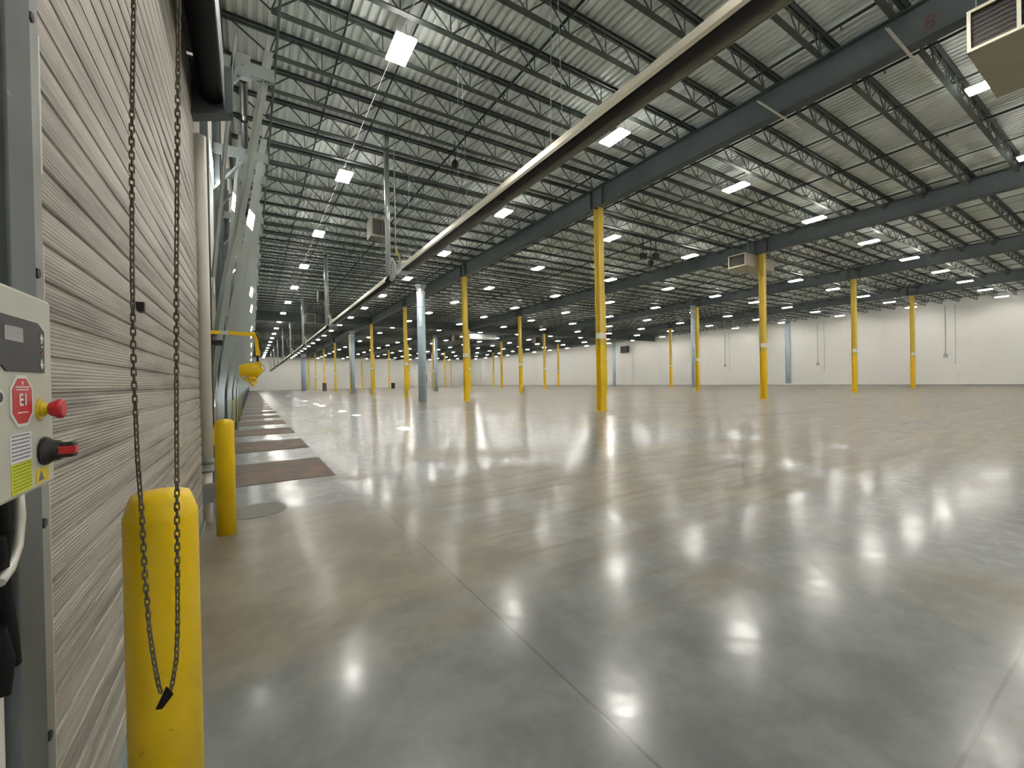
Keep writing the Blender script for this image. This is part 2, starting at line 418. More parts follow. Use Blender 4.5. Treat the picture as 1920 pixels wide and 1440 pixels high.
for v, dist, b, y in ind:
    xa, xb = bays[b]; L = xb-xa-.02
    cnt[b] = cnt.get(b, 0)+1; loc = (xa+.01, y, ZT-.005)
    if dist < 38:
        if L not in proto_j:
            r = empty('roof_joist', loc); t_, b_, w_ = joist_parts(L)
            for nm, q in (('top_chord', t_), ('bottom_chord', b_), ('web', w_)):
                o = q.build(nm, m_steel, recalc=False); o.parent = r
            proto_j[L] = r
        else: r = copy_tree(proto_j[L], loc)
    else:
        if L not in proto_s:
            t_, b_, w_ = joist_parts(L); q = MB()
            for z in (t_, b_, w_):
                k = len(q.v); q.v += z.v; q.f += [tuple(i+k for i in f) for f in z.f]; q.m += z.m; q.sm += z.sm
            r = q.build('roof_joist', m_steel, recalc=False); r.location = loc; proto_s[L] = r
        else: r = proto_s[L].copy(); C.objects.link(r); r.location = loc
    k = cnt[b]-1
    nm = ORD[k] if k < len(ORD) else 'number %d' % (k+1)
    tag(r, 'open-web roof joist, %s from near end, in the %s' % (nm, BAYN[b]), 'joist', 'open-web roof joists')
q = MB()
for v, dist, b, y in rest:
    xa, xb = bays[b]; L = xb-xa-.02
    for z in joist_parts(L):
        k = len(q.v); q.v += [(a+xa+.01, c+y, d+ZT-.005) for a, c, d in z.v]; q.f += [tuple(i+k for i in f) for f in z.f]; q.m += z.m; q.sm += z.sm
if q.v: tag(q.build('roof_joist', m_steel, recalc=False), 'mass of open-web roof joists receding in the far distance', 'joist', kind='stuff')

# bridging rods and sprinkler lines along the building
m_rod = mat('dark_pipe_paint', (.02, .024, .024), .5)
def rod(x, z, r, name, label, cat, heads=False, mtl=None, group=None):
    m = MB(); m.tube([(x, -3, z), (x, 60, z), (x, Y1, z)], r, 6)
    o = m.build(name, mtl or m_rod)
    if heads:
        h = MB(); y = 1.2
        while y < 45:
            h.lathe([(.014, -.09), (.014, 0)], (x, y, z-.01), 6); h.lathe([(.03, -.1), (.03, -.09)], (x, y, z-.01), 6); y += 3.05
        h.build('sprinkler_head', m_steel, o)['kind'] = 'stuff'
    tag(o, label, cat, group)
k = 0
offs0 = [.66, 2.07, 3.5, 6.4, 10.1, 12.15]
lines = [(0, x) for x in offs0]
for i in range(4):
    lines += [(i+1, BX+BP*i+d) for d in (1.75, 4.3, 7.6, 10.4, 12.5)]
dic = {}
for b, x in lines:
    dic[b] = dic.get(b, 0)+1
    spr = (b == 0 and x in (6.4, 12.15)) or (b > 0 and dic[b] in (1, 3, 5))
    if b == 0 and x == .66: rod(x, 9.26, .032, 'bridging_pipe', 'dark pipe running under the joists closest to the dock wall', 'pipe', mtl=m_steel, group='pipes along the roof')
    elif spr: rod(x, 9.80, .036, 'sprinkler_pipe', 'dark sprinkler pipe under the roof, %s, %s line from left' % (BAYN[b], ORD[dic[b]-1]), 'pipe', True, group='pipes along the roof')
    else: rod(x, 9.845, .024, 'bridging_rod', 'thin joist bridging rod, %s, %s line from left' % (BAYN[b], ORD[dic[b]-1]), 'rod', group='joist bridging rods')

# white tie angles passing under the first beam
for n_, y in enumerate((6.07, 3.33)):
    m = MB(); m.box(11.9, 14.5, y-.03, y+.03, 8.925, 8.935); m.box(11.9, 14.5, y+.02, y+.03, 8.935, 8.98)
    tag(m.build('tie_bar', m_cond), 'white tie bar crossing under the first roof beam, %s' % ('left of the two' if n_ == 0 else 'right of the two'), 'bar')

# ------------------------------------------------------------------ high-bay lights
LX, LY, LZ = 3.07, 9.45, 9.06
r0 = None; cx_ = {}
ROWN = ['row nearest the dock wall', 'second row from the dock wall', 'third row from the dock wall', 'fourth row from the dock wall', 'fifth row from the dock wall', 'sixth row from the dock wall', 'seventh row from the dock wall', 'eighth row from the dock wall', 'ninth row from the dock wall', 'row nearest the white right wall']
for i in range(10):
    c_ = 0
    for j in range(-3, 19):
        loc = (LX+6.85*i, LY+6.86*j, LZ)
        if j == 6 and True: pass
        if r0 is None:
            r0 = empty('high_bay_light', loc)
            a = MB(); a.box(-.225, .225, -.43, .43, .02, .07); a.box(-.10, .10, -.35, .35, .07, .13)
            for sx in (-1, 1):
                a.bar((0, sx*.4, .1), (0, sx*.4, .30), .012)
            o = a.build('housing', m_hous); o.parent = r0
            for sx in (-1, 1):
                l_ = MB(); l_.box(sx*.125-.105, sx*.125+.105, -.44, .44, -.022, .0185)
                o = l_.build('lens', m_lens); o.parent = r0
            r = r0
        else: r = copy_tree(r0, loc)
        v = in_view(loc, .02)
        if v: c_ += 1
        nm = ('%s from near end' % (ORD[c_-1] if c_ <= len(ORD) else c_)) if v else '%s out of frame' % ORD[-j-1 if j < 0 else 3+j]
        tag(r, 'high-bay light in the %s, %s' % (ROWN[i], nm), 'light', 'high-bay ceiling lights')
for i in range(10):
    x = LX+6.85*i; m = MB(); m.tube([(x, -2, 9.376), (x, Y1, 9.376)], .008, 5)
    tag(m.build('lighting_conduit', m_emt), 'thin bright conduit linking the high-bay lights of the %s' % ROWN[i], 'conduit', 'conduits above the light rows')

# ------------------------------------------------------------------ columns
def column(x, y, nm, extra=None):
    r = empty('column', (x, y, 0))
    def wsec(z0, z1):
        m = MB(); h = .15
        m.box(-h, h, -h, -h+.02, z0, z1); m.box(-h, h, h-.02, h, z0, z1); m.box(-.008, .008, -h+.02, h-.02, z0, z1); return m
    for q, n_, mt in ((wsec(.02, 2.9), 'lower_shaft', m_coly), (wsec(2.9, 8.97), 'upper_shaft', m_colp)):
        o = q.build(n_, mt, recalc=False); o.parent = r
        o['label'] = 'deep yellow painted lower shaft' if n_ == 'lower_shaft' else 'paler yellow upper shaft'
    m = MB(); m.box(-.2, .2, -.2, .2, 0, .02); o = m.build('base_plate', m_coly); o.parent = r
    m = MB(); m.box(-.158, .158, -.165, -.152, 3.2, 3.45); m.box(-.17, -.158, -.165, .08, 3.2, 3.45); m.box(-.19, -.16, -.2, -.165, 3.24, 3.42)
    o = m.build('sign_band', m_white); o.parent = r; o['label'] = 'white location sign'
    if extra:
        m = MB(); m.box(-.155, .155, -.155, -.1505, *extra); m.box(-.1555, -.1505, -.15, .15, *extra); m.box(.1505, .1555, -.15, .15, *extra); o = m.build('red_band', m_dred); o.parent = r; o['label'] = 'red painted band'
    tag(r, nm, 'column', 'yellow steel columns'); return r
CL = ['first line from the dock wall', 'second line from the dock wall', 'third line from the dock wall', 'line nearest the white right wall']
for i, x in enumerate(colx):
    for j, y in enumerate(coly):
        ex = {(1, 1): (5.2, 5.75), (3, 1): (5.0, 5.6), (0, 1): None}.get((i, j))
        if i == 0 and j == 0: nm = 'nearest and tallest yellow steel column, right of the centre of the hall'
        else: nm = 'yellow steel column in the %s, %s from the near end' % (CL[i], ORD[j])
        column(x, y, nm, ex)
# red and brown panels hung on far columns
for x, y, z, wd, hh, mt, nm in ((39.2, 106, 1.5, .9, 2.0, m_dred, 'red-brown panel hanging low on a far column between two yellow posts'), (13.0, 94.5, 0.0, .8, 1.7, m_rust, 'small brown cabinet standing at a far column near the dock side'), (31.2, 108, .0, .9, 1.5, m_black, 'small dark cabinet standing at the far white wall')):
    m = MB(); m.box(x-wd/2, x+wd/2, y-.3, y-.1, z, z+hh); m.box(x-wd/2+.08, x+wd/2-.08, y-.31, y-.3, z+.1, z+hh-.1)
    if z: m.box(x-.05, x+.05, y-.16, y-.1, 0, z)
    tag(m.build('cabinet', mt, bevel=.01), nm, 'cabinet')

# ------------------------------------------------------------------ infrared tube heaters with flues and burners
HX, HZ = 4.34, 5.05
def heater():
    r = empty('tube_heater', (HX, 0, HZ))
    L = 12.0
    hood = MB(); P = [(-.185, -.02), (-.205, .02), (-.13, .19), (.13, .19), (.205, .02), (.185, -.02)]; t = .006
    Q = [(p[0]*.965, p[1]-(.006 if abs(p[1]) > .1 else 0)) for p in P]
    hood.prism(P+[(q[0], q[1]) for q in reversed(Q)], 0, L, 'y')
    o = hood.build('reflector_hood', m_hood); o.parent = r
    tb = MB(); tb.lathe([(.10, -.1), (.10, L-.05)], (-.03, 0, .07), 18, axis='y'); tb.lathe([(.106, 5.9), (.106, 6.1)], (-.03, 0, .07), 18, axis='y')
    o = tb.build('burner_tube', m_tubeh); o.parent = r; o['label'] = 'dark heat tube inside the hood'
    y = .6
    while y < L:
        for s in (-1, 1):
            hg = MB(); hg.bar((s*.13, y, .19), (s*.02, y, 4.9), .008); o = hg.build('hanger_wire', m_galvd); o.parent = r
        y += 3.6
    bx = MB(); bx.prism([(-.17, -.05), (.17, -.05), (.2, .06), (.17, .30), (-.17, .30), (-.2, .06)], L, L+.55, 'y')
    o = bx.build('burner_box', m_galv, bevel=.01); o.parent = r
    gp = MB(); gp.tube([(-.24, L+.35, 4.3), (-.24, L+.35, .55)], .018, 8); o = gp.build('gas_pipe', m_galv); o.parent = r
    gh = MB(); gh.tube([(-.24, L+.35, .75), (-.17, L+.36, .62), (-.12, L+.36, .45), (-.1, L+.36, .28)], .02, 8); o = gh.build('gas_hose', m_knoby); o.parent = r; o['label'] = 'yellow flexible gas hose'
    fl = MB(); fl.tube([(0, -.1, .075), (.0, -.3, .08), (0, -.42, .2), (0, -.45, .4), (-.02, -.48, .55), (-.1, -.52, .66), (-.19, -.56, .6), (-.23, -.6, .45), (-.24, -.6, .2)], .075, 12)
    o = fl.build('flue_elbow', m_galv); o.parent = r
    fs = MB(); fs.lathe([(.085, .1), (.085, 4.55)], (-.24, -.6, 0), 14); fs.lathe([(.10, 1.9), (.10, 1.96)], (-.24, -.6, 0), 14); fs.lathe([(.07, 4.3), (.10, 4.55), (.12, 4.8)], (-.24, -.6, 0), 14)
    o = fs.build('flue_stack', m_galv); o.parent = r
    return r
hp = heater()
for n_ in range(9):
    y = 1.2+13.85*n_
    if n_ == 0: r = hp; r.location = (HX, y, HZ)
    else: r = copy_tree(hp, (HX, y, HZ))
    tag(r, 'long suspended infrared tube heater with cream hood, %s of the row from the camera' % ORD[n_], 'heater', 'suspended tube heaters')

# ------------------------------------------------------------------ large round air ducts standing by the columns
def round_duct(x, y, rad, z0, nm, ztop=8.3):
    r = empty('air_duct', (x, y, 0)); m = MB(); pr = []
    m.lathe([(rad, z0), (rad, ztop)], (0, 0, 0), 26); z = z0+1.2
    while z < ztop: m.lathe([(rad+.012, z), (rad+.012, z+.05)], (0, 0, 0), 26); z += 1.5
    o = m.build('duct_shaft', m_duct); o.parent = r
    m = MB(); m.lathe([(rad*1.05, ztop), (rad*1.05, ztop+.06)], (0, 0, 0), 26)
    for k in range(16):
        a = k/16*2*math.pi; m.box(rad*math.cos(a)-.02, rad*math.cos(a)+.02, rad*math.sin(a)-.02, rad*math.sin(a)+.02, ztop-.1, ztop+.12)
    o = m.build('collar', m_white); o.parent = r
    m = MB(); m.lathe([(rad*.9, ztop+.06), (rad*.9, ztop+.3), (rad*1.5, ztop+.62)], (0, 0, 0), 26, sm=False); o = m.build('flared_hood', m_galvd); o.parent = r
    m = MB()
    for a in (-1, 1): m.bar((a*rad*.8, 0, ztop+.3), (a*rad*.8, 0, ZT), .02)
    o = m.build('hanger', m_galvd); o.parent = r
    tag(r, nm, 'duct')
round_duct(11.25, 31.0, .31, 0, 'tall pale blue-grey round duct standing left of the nearest yellow column')
round_duct(39.3, 26.9, .20, .40, 'slim silver round duct beside the second column of the third line')
round_duct(61.5, 27.9, .33, .40, 'grey round duct standing alone before the white right wall')
round_duct(61.5, 59.7, .32, 0, 'grey round duct before the right wall, just right of the nearest column')
round_duct(12.35, 62.5, .33, 0, 'pale round duct far down the first column line, under the tube heaters')
round_duct(25.4, 63.6, .30, 0, 'pale round duct between the far columns, centre-left of the hall')
round_duct(39.4, 101, .28, 0, 'thin grey round duct far away near the end wall')
round_duct(10.8, 111, .55, 0, 'wide pale round duct closest to the end wall on the dock side')
# horizontal silver duct
r = empty('ceiling_duct', (28.9, 58.6, 8.15)); m = MB(); m.box(0, 4.9, 0, .8, 0, .75)
for k in range(5): m.box(.1+k*1.15, .14+k*1.15, -.02, .82, -.02, .77)
o = m.build('duct_box', m_galv); o.parent = r
m = MB()
for xx in (.5, 4.3): m.bar((xx, .4, .75), (xx, .4, ZT-8.15), .03)
o = m.build('hanger', m_galvd); o.parent = r
tag(r, 'bright silver rectangular duct hanging under the roof near the middle of the hall', 'duct')

# ------------------------------------------------------------------ suspended air units
def air_unit(x0, x1, y0, y1, z0, z1, nopen, nm):
    r = empty('air_unit', (x0, y0, z0)); dx, dy, dz = x1-x0, y1-y0, z1-z0; f = .055
    m = MB(); m.box(.12, dx, 0, dy, 0, dz); m.box(.02, .12, 0, .03, 0, dz); m.box(.02, .12, dy-.03, dy, 0, dz); m.box(.02, .12, 0, dy, 0, .03); m.box(.02, .12, 0, dy, dz-.03, dz)
    o = m.build('cabinet_body', m_beige); o.parent = r
    m = MB(); m.box(-.01, .03, 0, dy, 0, f); m.box(-.01, .03, 0, dy, dz-f, dz)
    for k in range(nopen+1):
        c = f/2+(dy-f)*k/nopen; m.box(-.01, .03, c-f/2, c+f/2, f, dz-f)
    o = m.build('opening_frame', m_frame); o.parent = r; o['label'] = 'cream frame around the dark outlet'
    m = MB(); m.box(.09, .12, .03, dy-.03, .03, dz-.03); o = m.build('coil', m_coil); o.parent = r
    m = MB(); n = 9
    for k in range(1, n): m.bar((.05, .05, dz*k/n), (.05, dy-.05, dz*k/n), .03, .006)
    o = m.build('louvres', m_fin); o.parent = r
    m = MB()
    for xx in (.4, dx-.3):
        for yy in (.06, dy-.06): m.bar((xx, yy, dz), (xx, yy, ZT-z0), .02)
    o = m.build('hanger_rods', m_galvd); o.parent = r
    tag(r, nm, 'air unit')
air_unit(12.3, 14.9, .88, 2.22, 7.80, 8.62, 2, 'beige box air unit with two dark framed outlets at the top right corner')
air_unit(25.5, 28.9, 13.86, 14.92, 8.18, 8.94, 1, 'beige box air unit hanging behind a yellow column, one dark outlet')
def fan_unit(x, y, z, s, nm, fan=True):
    r = empty('unit_heater', (x, y, z)); m = MB(); m.box(-s/2, s/2, -s*.45, s*.45, -s/2, s/2); m.box(-s*.53, s*.53, -s*.48, -s*.45, -s*.53, -s*.42)
    o = m.build('casing', m_uh, bevel=.02); o.parent = r
    m = MB(); m.box(-s*.42, s*.42, -s*.47, -s*.451, -s*.40, s*.40); o = m.build('dark_outlet', m_coil); o.parent = r
    if fan:
        m = MB(); m.lathe([(s*.42, 0), (s*.42, s*.12)], (s*.5, 0, 0), 20, axis='x'); o = m.build('fan_ring', m_black); o.parent = r
    m = MB()
    for a in (-1, 1): m.bar((a*s*.4, 0, s/2), (a*s*.4, 0, ZT-z), .025)
    o = m.build('hanger', m_galvd); o.parent = r
    tag(r, nm, 'unit heater')
fan_unit(4.75, 18.1, 7.95, .8, 'boxy brownish unit heater hung just behind the first flue pipe', False)
fan_unit(4.9, 35.3, 8.2, .8, 'boxy unit heater hung past the second flue pipe', False)
fan_unit(5.1, 45.5, 7.9, .95, 'unit heater with round black fan hung beside the third flue pipe')
fan_unit(4.7, 57.8, 7.9, .95, 'unit heater hung beside the fourth flue pipe')
fan_unit(5.3, 72.8, 7.9, .95, 'unit heater hung beside the fifth flue pipe')
fan_unit(27.2, 59.7, 8.2, .95, 'dark unit heater hung left of the silver ceiling duct')
fan_unit(41.2, 57.7, 8.2, 1.0, 'dark unit heater hung right of the silver ceiling duct')
r = empty('hanging_device', (20.3, 16.7, 8.4))
m = MB(); m.lathe([(.10, -.28), (.16, -.1), (.16, .1)], (.12, 0, -.05), 12); m.bar((.12, 0, .1), (.12, 0, 1.55), .03); o = m.build('lamp_body', m_black); o.parent = r
m = MB(); m.box(-.75, -.35, -.1, .1, .05, .38); m.box(.4, .8, -.1, .1, .22, .55); m.bar((-.75, 0, .6), (.8, 0, .75), .03); m.bar((-.55, 0, .38), (-.55, 0, 1.55), .03); m.bar((.6, 0, .55), (.6, 0, 1.55), .03); o = m.build('black_boxes', m_black); o.parent = r
tag(r, 'cluster of small black devices hanging under the roof right of the nearest column', 'device')
# round dark fan on the near joists
r = empty('roof_sensor', (6.3, 13.6, 9.0)); m = MB(); m.lathe([(.04, -.1), (.13, -.02), (.13, .08), (.04, .2)], (0, 0, .1), 14); m.bar((0, 0, .2), (0, 0, .95), .02); o = m.build('sensor_body', m_black); o.parent = r
tag(r, 'small round dark device hanging below a joist between the first flue and the tube heater', 'device')

# items on the right wall
for n_, (y, z0, z1) in enumerate(((40.6, 3.5, 8.8), (27.0, 3.2, 8.9), (14.2, 3.6, 9.2))):
    m = MB(); m.tube([(XR-.05, y, z0), (XR-.05, y, z1)], .03, 6); m.tube([(XR-.05, y-.8, z0-1.2), (XR-.05, y-.8, z1)], .02, 6); m.box(XR-.14, XR-.012, y-.16, y+.16, z0-.35, z0+.02)
    tag(m.build('wall_conduit', mat('wall_conduit_paint_%d' % n_, (.45, .46, .44), .5)), 'grey conduit drop and box on the white right wall, %s from the right' % ['third', 'second', 'first'][n_], 'conduit', 'conduit drops on the right wall')
m = MB(); m.box(XR-.5, XR-.02, 61.6, 63.6, 7.0, 8.4); m.box(XR-.54, XR-.5, 61.8, 62.5, 7.2, 8.2); m.box(XR-.54, XR-.5, 62.7, 63.4, 7.2, 8.2)
tag(m.build('wall_unit', m_black), 'small dark unit mounted high on the right wall beside the nearest column', 'wall unit')

# ------------------------------------------------------------------ small dock doors
def rel(m_, name, mt, r, bevel=0):
    o = m_.build(name, mt, bevel=bevel); o.parent = r; return o
def dock(full):
    r = empty('dock_door', (XW, 0, 0))
    m = MB(); z = 0
    while z < DH-.05:
        m.box(-.09, -.04, -DW2, DW2, z+.008, z+.5); m.box(-.085, -.05, -DW2, DW2, z, z+.008); z += .5
    rel(m, 'door_panel', m_door, r)
    m = MB(); m.box(-.045, -.03, .72, .98, 1.05, 1.5); rel(m, 'daylight_glow_pane', m_dayglow, r)  # added glowing pane imitates daylight leaking through the door
    for s in (-1, 1):
        # track leaning into the hall
        m = MB(); y = s*1.23
        P = [(.02, .25), (.05, 1.3), (.14, 2.0), (.24, 2.7), (.52, 4.2), (.80, 6.0)]
        for a, b in zip(P[:-1], P[1:]):
            m.bar((a[0], y, a[1]), (b[0], y, b[1]), .008, .058); m.bar((a[0]+.025, y-s*.03, a[1]), (b[0]+.025, y-s*.03, b[1]), .055, .007); m.bar((a[0]-.025, y-s*.03, a[1]), (b[0]-.025, y-s*.03, b[1]), .055, .007)
        rel(m, 'track', m_track, r)
        m = MB(); m.bar((.03, y+s*.06, 1.4), (.12, y+s*.06, 2.8), .012, .06); m.bar((.12, y+s*.06, 2.8), (.42, y+s*.06, 6.0), .012, .07); m.bar((.12, y+s*.03, 2.8), (.42, y+s*.03, 6.0), .05, .01)
        rel(m, 'support_angle', m_track, r)
        m = MB(); m.box(0, .86, y-.03, y+.03, 5.55, 5.60); m.box(.02, .86, y-.035, y-.025, 5.55, 5.72); m.box(.40, .58, y-.05, y+.05, 5.5, 5.8)
        m.bar((0, y, 4.9), (.48, y, 5.55), .035); rel(m, 'shaft_bracket', m_galvd, r)
        m = MB(); m.box(0, .10, s*1.28, s*1.33, 0, 6.6); m.box(.0, .02, s*1.22, s*1.5, 0, 6.6) ; rel(m, 'jamb_angle', m_post, r)
    m = MB(); m.lathe([(.022, -1.3), (.022, 1.3)], (.49, 0, 5.66), 10, axis='y'); m.lathe([(.07, -1.15), (.07, -1.03)], (.49, 0, 5.66), 14, axis='y'); rel(m, 'spring_shaft', m_galvd, r)
    for a, b in ((-.95, -.1), (.1, .95)):
        m = MB(); P = []; nn = 22
        prf = []
        for i in range(nn*2+1): prf.append((.052 if i % 2 == 0 else .046, a+(b-a)*i/(nn*2)))
        m.lathe(prf, (.49, 0, 5.66), 12, axis='y'); rel(m, 'torsion_spring', m_black, r)
    return r
dk = dock(True)
for k in range(NDOCK):
    y = DOCK0+DP*k
    if k == 0: r = dk; r.location = (XW, y, 0)
    else: r = copy_tree(dk, (XW, y, 0))
    tag(r, 'narrow dock door with leaning galvanised tracks, %s past the big rolling door' % ORD[k], 'dock door', 'dock doors along the left wall')
# leveller plates in the floor
m = MB(); m.box(0, 1.58, -.93, .93, 0, .006)
pl = m.build('leveller_plate', m_rust)
for k in range(NDOCK-2):
    y = DOCK0+.01+DP*k
    o = pl if k == 0 else pl.copy()
    if k: C.objects.link(o)
    o.location = (XW, y, .001)
    tag(o, 'rust-brown steel dock plate set in the floor, %s from the camera' % ORD[k], 'dock plate', 'dock leveller plates')
m = MB(); m.lathe([(.30, .001), (.30, .004)], (.03, 5.48, 0), 40); tag(m.build('manhole_cover', m_patch), 'round dark patch in the floor right of the second bollard', 'floor patch')
# yellow bollards between the far docks
def bollard_mesh(r, h, n=40):
    m = MB(); m.lathe([(r, 0), (r, h-.045), (r*.985, h-.036), (r*.93, h-.020), (r*.72, h-.004), (r*.45, h+.003), (.01, h+.005)], (0, 0, 0), n); return m
r_ = .086
b2 = bollard_mesh(.079, 1.085).build('bollard', m_yel); b2.location = (-.22, 4.80, 0)
tag(b2, 'yellow bollard standing further back beside the white pipe', 'bollard')
m_yelf = mat('bollard_yellow_faded', (.42, .38, .10), .5, var=.1)
fb = bollard_mesh(.05, 1.05).build('bollard', m_yelf)
for k in range(1, 5):
    o = fb if k == 1 else fb.copy()
    if k > 1: C.objects.link(o)
    o.location = (-.42, DOCK0+DP*k+1.72, 0)
    tag(o, 'slim faded yellow bollard against the dock wall, %s of the far row' % ORD[k-1], 'bollard', 'far bollards between the docks')

# ------------------------------------------------------------------ near bollard
m = MB(); R = .0755; n = 48; hh = 1.138
prof = [(R, 0), (R, hh-.072), (R*1.005, hh-.066), (R*.99, hh-.058), (R*.86, hh-.022), (R*.80, hh-.012), (R*.62, hh-.004), (R*.3, hh), (.005, hh+.001)]
m.lathe(prof, (0, 0, 0), n)
nb = m.build('bollard', m_yeld); nb.location = (-.200, 1.383, 0)
for v in nb.data.vertices:
    a = math.atan2(v.co.y, v.co.x); f = max(0, math.cos(a-.6))**6
    if v.co.z > hh-.05 and v.co.z < hh-.005: v.co.x *= 1-.06*f; v.co.y *= 1-.06*f; v.co.z += .004*math.sin(5*a)
tag(nb, 'large yellow bollard in the foreground behind the hanging chain', 'bollard')

# ------------------------------------------------------------------ hand chain
def link_mesh():
    m = MB(); pts = []; a, b = .0038, .0052
    for i in range(14):
        t = 2*math.pi*i/14; c, s_ = math.cos(t), math.sin(t)
        pts.append((a*c, 0, a*s_+(b if s_ > 0 else -b if s_ < -1e-6 else 0)))
    m.tube(pts, .0016, 6, closed=True); return m
lm = link_mesh().build('lk', m_chain); lme = lm.data; bpy.data.objects.remove(lm)
# side vector of the loop plane: facing the camera-right direction
ch = empty('hand_chain', (-.17, 1.16, .74))
sv = Vector((rt.x, rt.y, 0)).normalized()
base = fw*.905; base = Vector((0, 0, 0))
def pix(u, v, dep):
    d = fw + r2*((u-960)/FPX) - u2*((v-720)/FPX); return Vector((0, 0, 1.4))+d*dep
LEFT = [(251, -330), (251, 0), (247, 250), (248, 500), (251, 700), (258, 860), (266, 960), (272, 1080), (280, 1180), (289, 1240), (298, 1288), (304, 1306)]
RIGHT = [(338, -330), (335, 0), (333, 250), (331, 500), (331, 760), (332, 960), (333, 1080), (333, 1180), (331, 1235), (322, 1288), (316, 1302)]
def strand(P, dep0):
    # a free strand hangs plumb above eye height: straighten it in space, keep the swing of the low loop
    pts = [pix(u, v, dep0) for u, v in P]
    top = pix(P[5][0], P[5][1], dep0) if False else None
    return pts
def resample(pts, step):
    out = [pts[0].copy()]; rem = step
    for a, b in zip(pts[:-1], pts[1:]):
        d = (b-a).length; pos = 0
        while d-pos >= rem: pos += rem; out.append(a.lerp(b, pos/d)); rem = step
        rem -= d-pos
    return out
DEP = .905
allm = MB(); src = [tuple(v.co) for v in lme.vertices]; sf = [tuple(p.vertices) for p in lme.polygons]
for si, P in enumerate((LEFT, RIGHT)):
    pts = strand(P, DEP)
    topz = 4.22; a = pts[0]; pts = [Vector((a.x-.0, a.y, topz))] + pts
    S_ = resample(pts, .0147)
    for i in range(len(S_)-1):
        c = S_[i].lerp(S_[i+1], .5); d = (S_[i+1]-S_[i]).normalized()
        ang = math.radians(20 if i % 2 == 0 else 105) + .35*math.sin(i*.21+si)
        x = Vector((rt.x, rt.y, 0)); x = (x-d*x.dot(d)).normalized(); y = d.cross(x)
        xr = x*math.cos(ang)+y*math.sin(ang); yr = d.cross(xr)
        k = len(allm.v)
        for v in src: allm.v.append(tuple(c+xr*v[0]*1.05+yr*v[1]*1.05+d*v[2]*1.10))
        for f in sf: allm.f.append(tuple(k+q for q in f)); allm.m.append(0); allm.sm.append(True)
o = allm.build('chain_links', m_chain, recalc=False); o.parent = ch; o.matrix_parent_inverse = Matrix.Translation(-ch.location); o['kind'] = 'stuff'
# black tag at the loop end
m = MB(); T = [(312, 1286), (326, 1301), (304, 1330), (291, 1331)]
fr = [pix(u, v, DEP-.006) for u, v in T]; bk = [pix(u, v, DEP+.004) for u, v in T]
m.v += [tuple(p) for p in fr+bk]; m.f += [(0, 1, 2, 3), (7, 6, 5, 4), (0, 4, 5, 1), (1, 5, 6, 2), (2, 6, 7, 3), (3, 7, 4, 0)]; m.m += [0]*6; m.sm += [False]*6
o = m.build('end_tag', m_rubber, bevel=.002); o.parent = ch; o.matrix_parent_inverse = Matrix.Translation(-ch.location); o['label'] = 'black rubber tag'
tag(ch, 'long steel hand chain hanging in a loop in front of the near bollard', 'chain')

# ------------------------------------------------------------------ big rolling door
CXD = -.44
dr = empty('rolling_door', (CXD, 3.3, 0))
def dpart(m_, name, mt, **k):
    o = m_.build(name, mt, **k); o.parent = dr; o.matrix_parent_inverse = Matrix.Translation(-dr.location); return o
m = MB(); pitch = .095; z = .06; ya, yb = 1.15, 5.20; ys = [ya+(yb-ya)*i/24 for i in range(25)]
rows = []
while z < 4.35:
    rows += [(z, .001), (z+.003, .006), (z+.03, .0085), (z+.055, .0085), (z+pitch-.010, .006), (z+pitch-.0075, -.003), (z+pitch-.001, -.003)]; z += pitch
random.seed(3); dents = [(random.uniform(1.5, 5), random.uniform(.3, 3), random.uniform(.1, .35), random.uniform(.003, .009)) for _ in range(16)]
k = len(m.v)
for zz, dx in rows:
    zr = round((zz-.06)/pitch-.4)*pitch
    for y in ys:
        w_ = sum(a*math.exp(-((y-dy)**2)/(s_*s_*2)-((zr-dz)**2)/.02) for dy, dz, s_, a in dents)
        m.v.append((CXD+dx-w_+.003*math.sin(y*1.3+zr*3), y, zz))
nn = len(ys)
for i in range(len(rows)-1):
    for j in range(nn-1):
        m.f.append((k+i*nn+j, k+i*nn+j+1, k+(i+1)*nn+j+1, k+(i+1)*nn+j)); m.m.append(0); m.sm.append(False)
dpart(m, 'slat_curtain', m_slat)
m = MB(); m.box(CXD-.02, CXD+.03, ya, yb, 0, .06); dpart(m, 'bottom_bar', m_galvd)
m = MB(); m.box(CXD-.005, CXD+.02, 2.50, 2.58, 1.75, 1.79); m.box(CXD+.02, CXD+.035, 2.50, 2.53, 1.75, 1.79); dpart(m, 'hand_grip', m_black)
# coil, hood, brackets
m = MB(); m.lathe([(.10, 1.05), (.10, 5.02)], (-.27, 0, 4.27), 24, axis='y'); dpart(m, 'coil', m_rubber)['label'] = 'black barrel above the curtain'
m = MB(); m.box(-.175, -.165, 1.0, 5.02, 4.16, 4.62); m.box(-.5, -.165, 1.0, 5.02, 4.61, 4.62); dpart(m, 'hood', m_galvd)
for y in (1.0, 5.05):
    m = MB(); m.box(-.48, -.10, y-.008, y+.008, 4.12, 4.6); m.prism([(-.48, 4.00), (-.10, 4.13), (-.10, 4.15), (-.48, 4.09)], y-.05, y+.10, 'y'); m.lathe([(.04, -.03), (.04, .03)], (-.27, y, 4.27), 12, axis='y')
    dpart(m, 'end_bracket', m_post)
m = MB(); m.lathe([(.06, 0), (.045, .008), (.045, .02), (.06, .028)], (-.205, 1.12, 4.24), 24, axis='y'); m.bar((-.27, 1.134, 4.27), (-.2, 1.134, 4.24), .03); dpart(m, 'chain_wheel', m_chain)
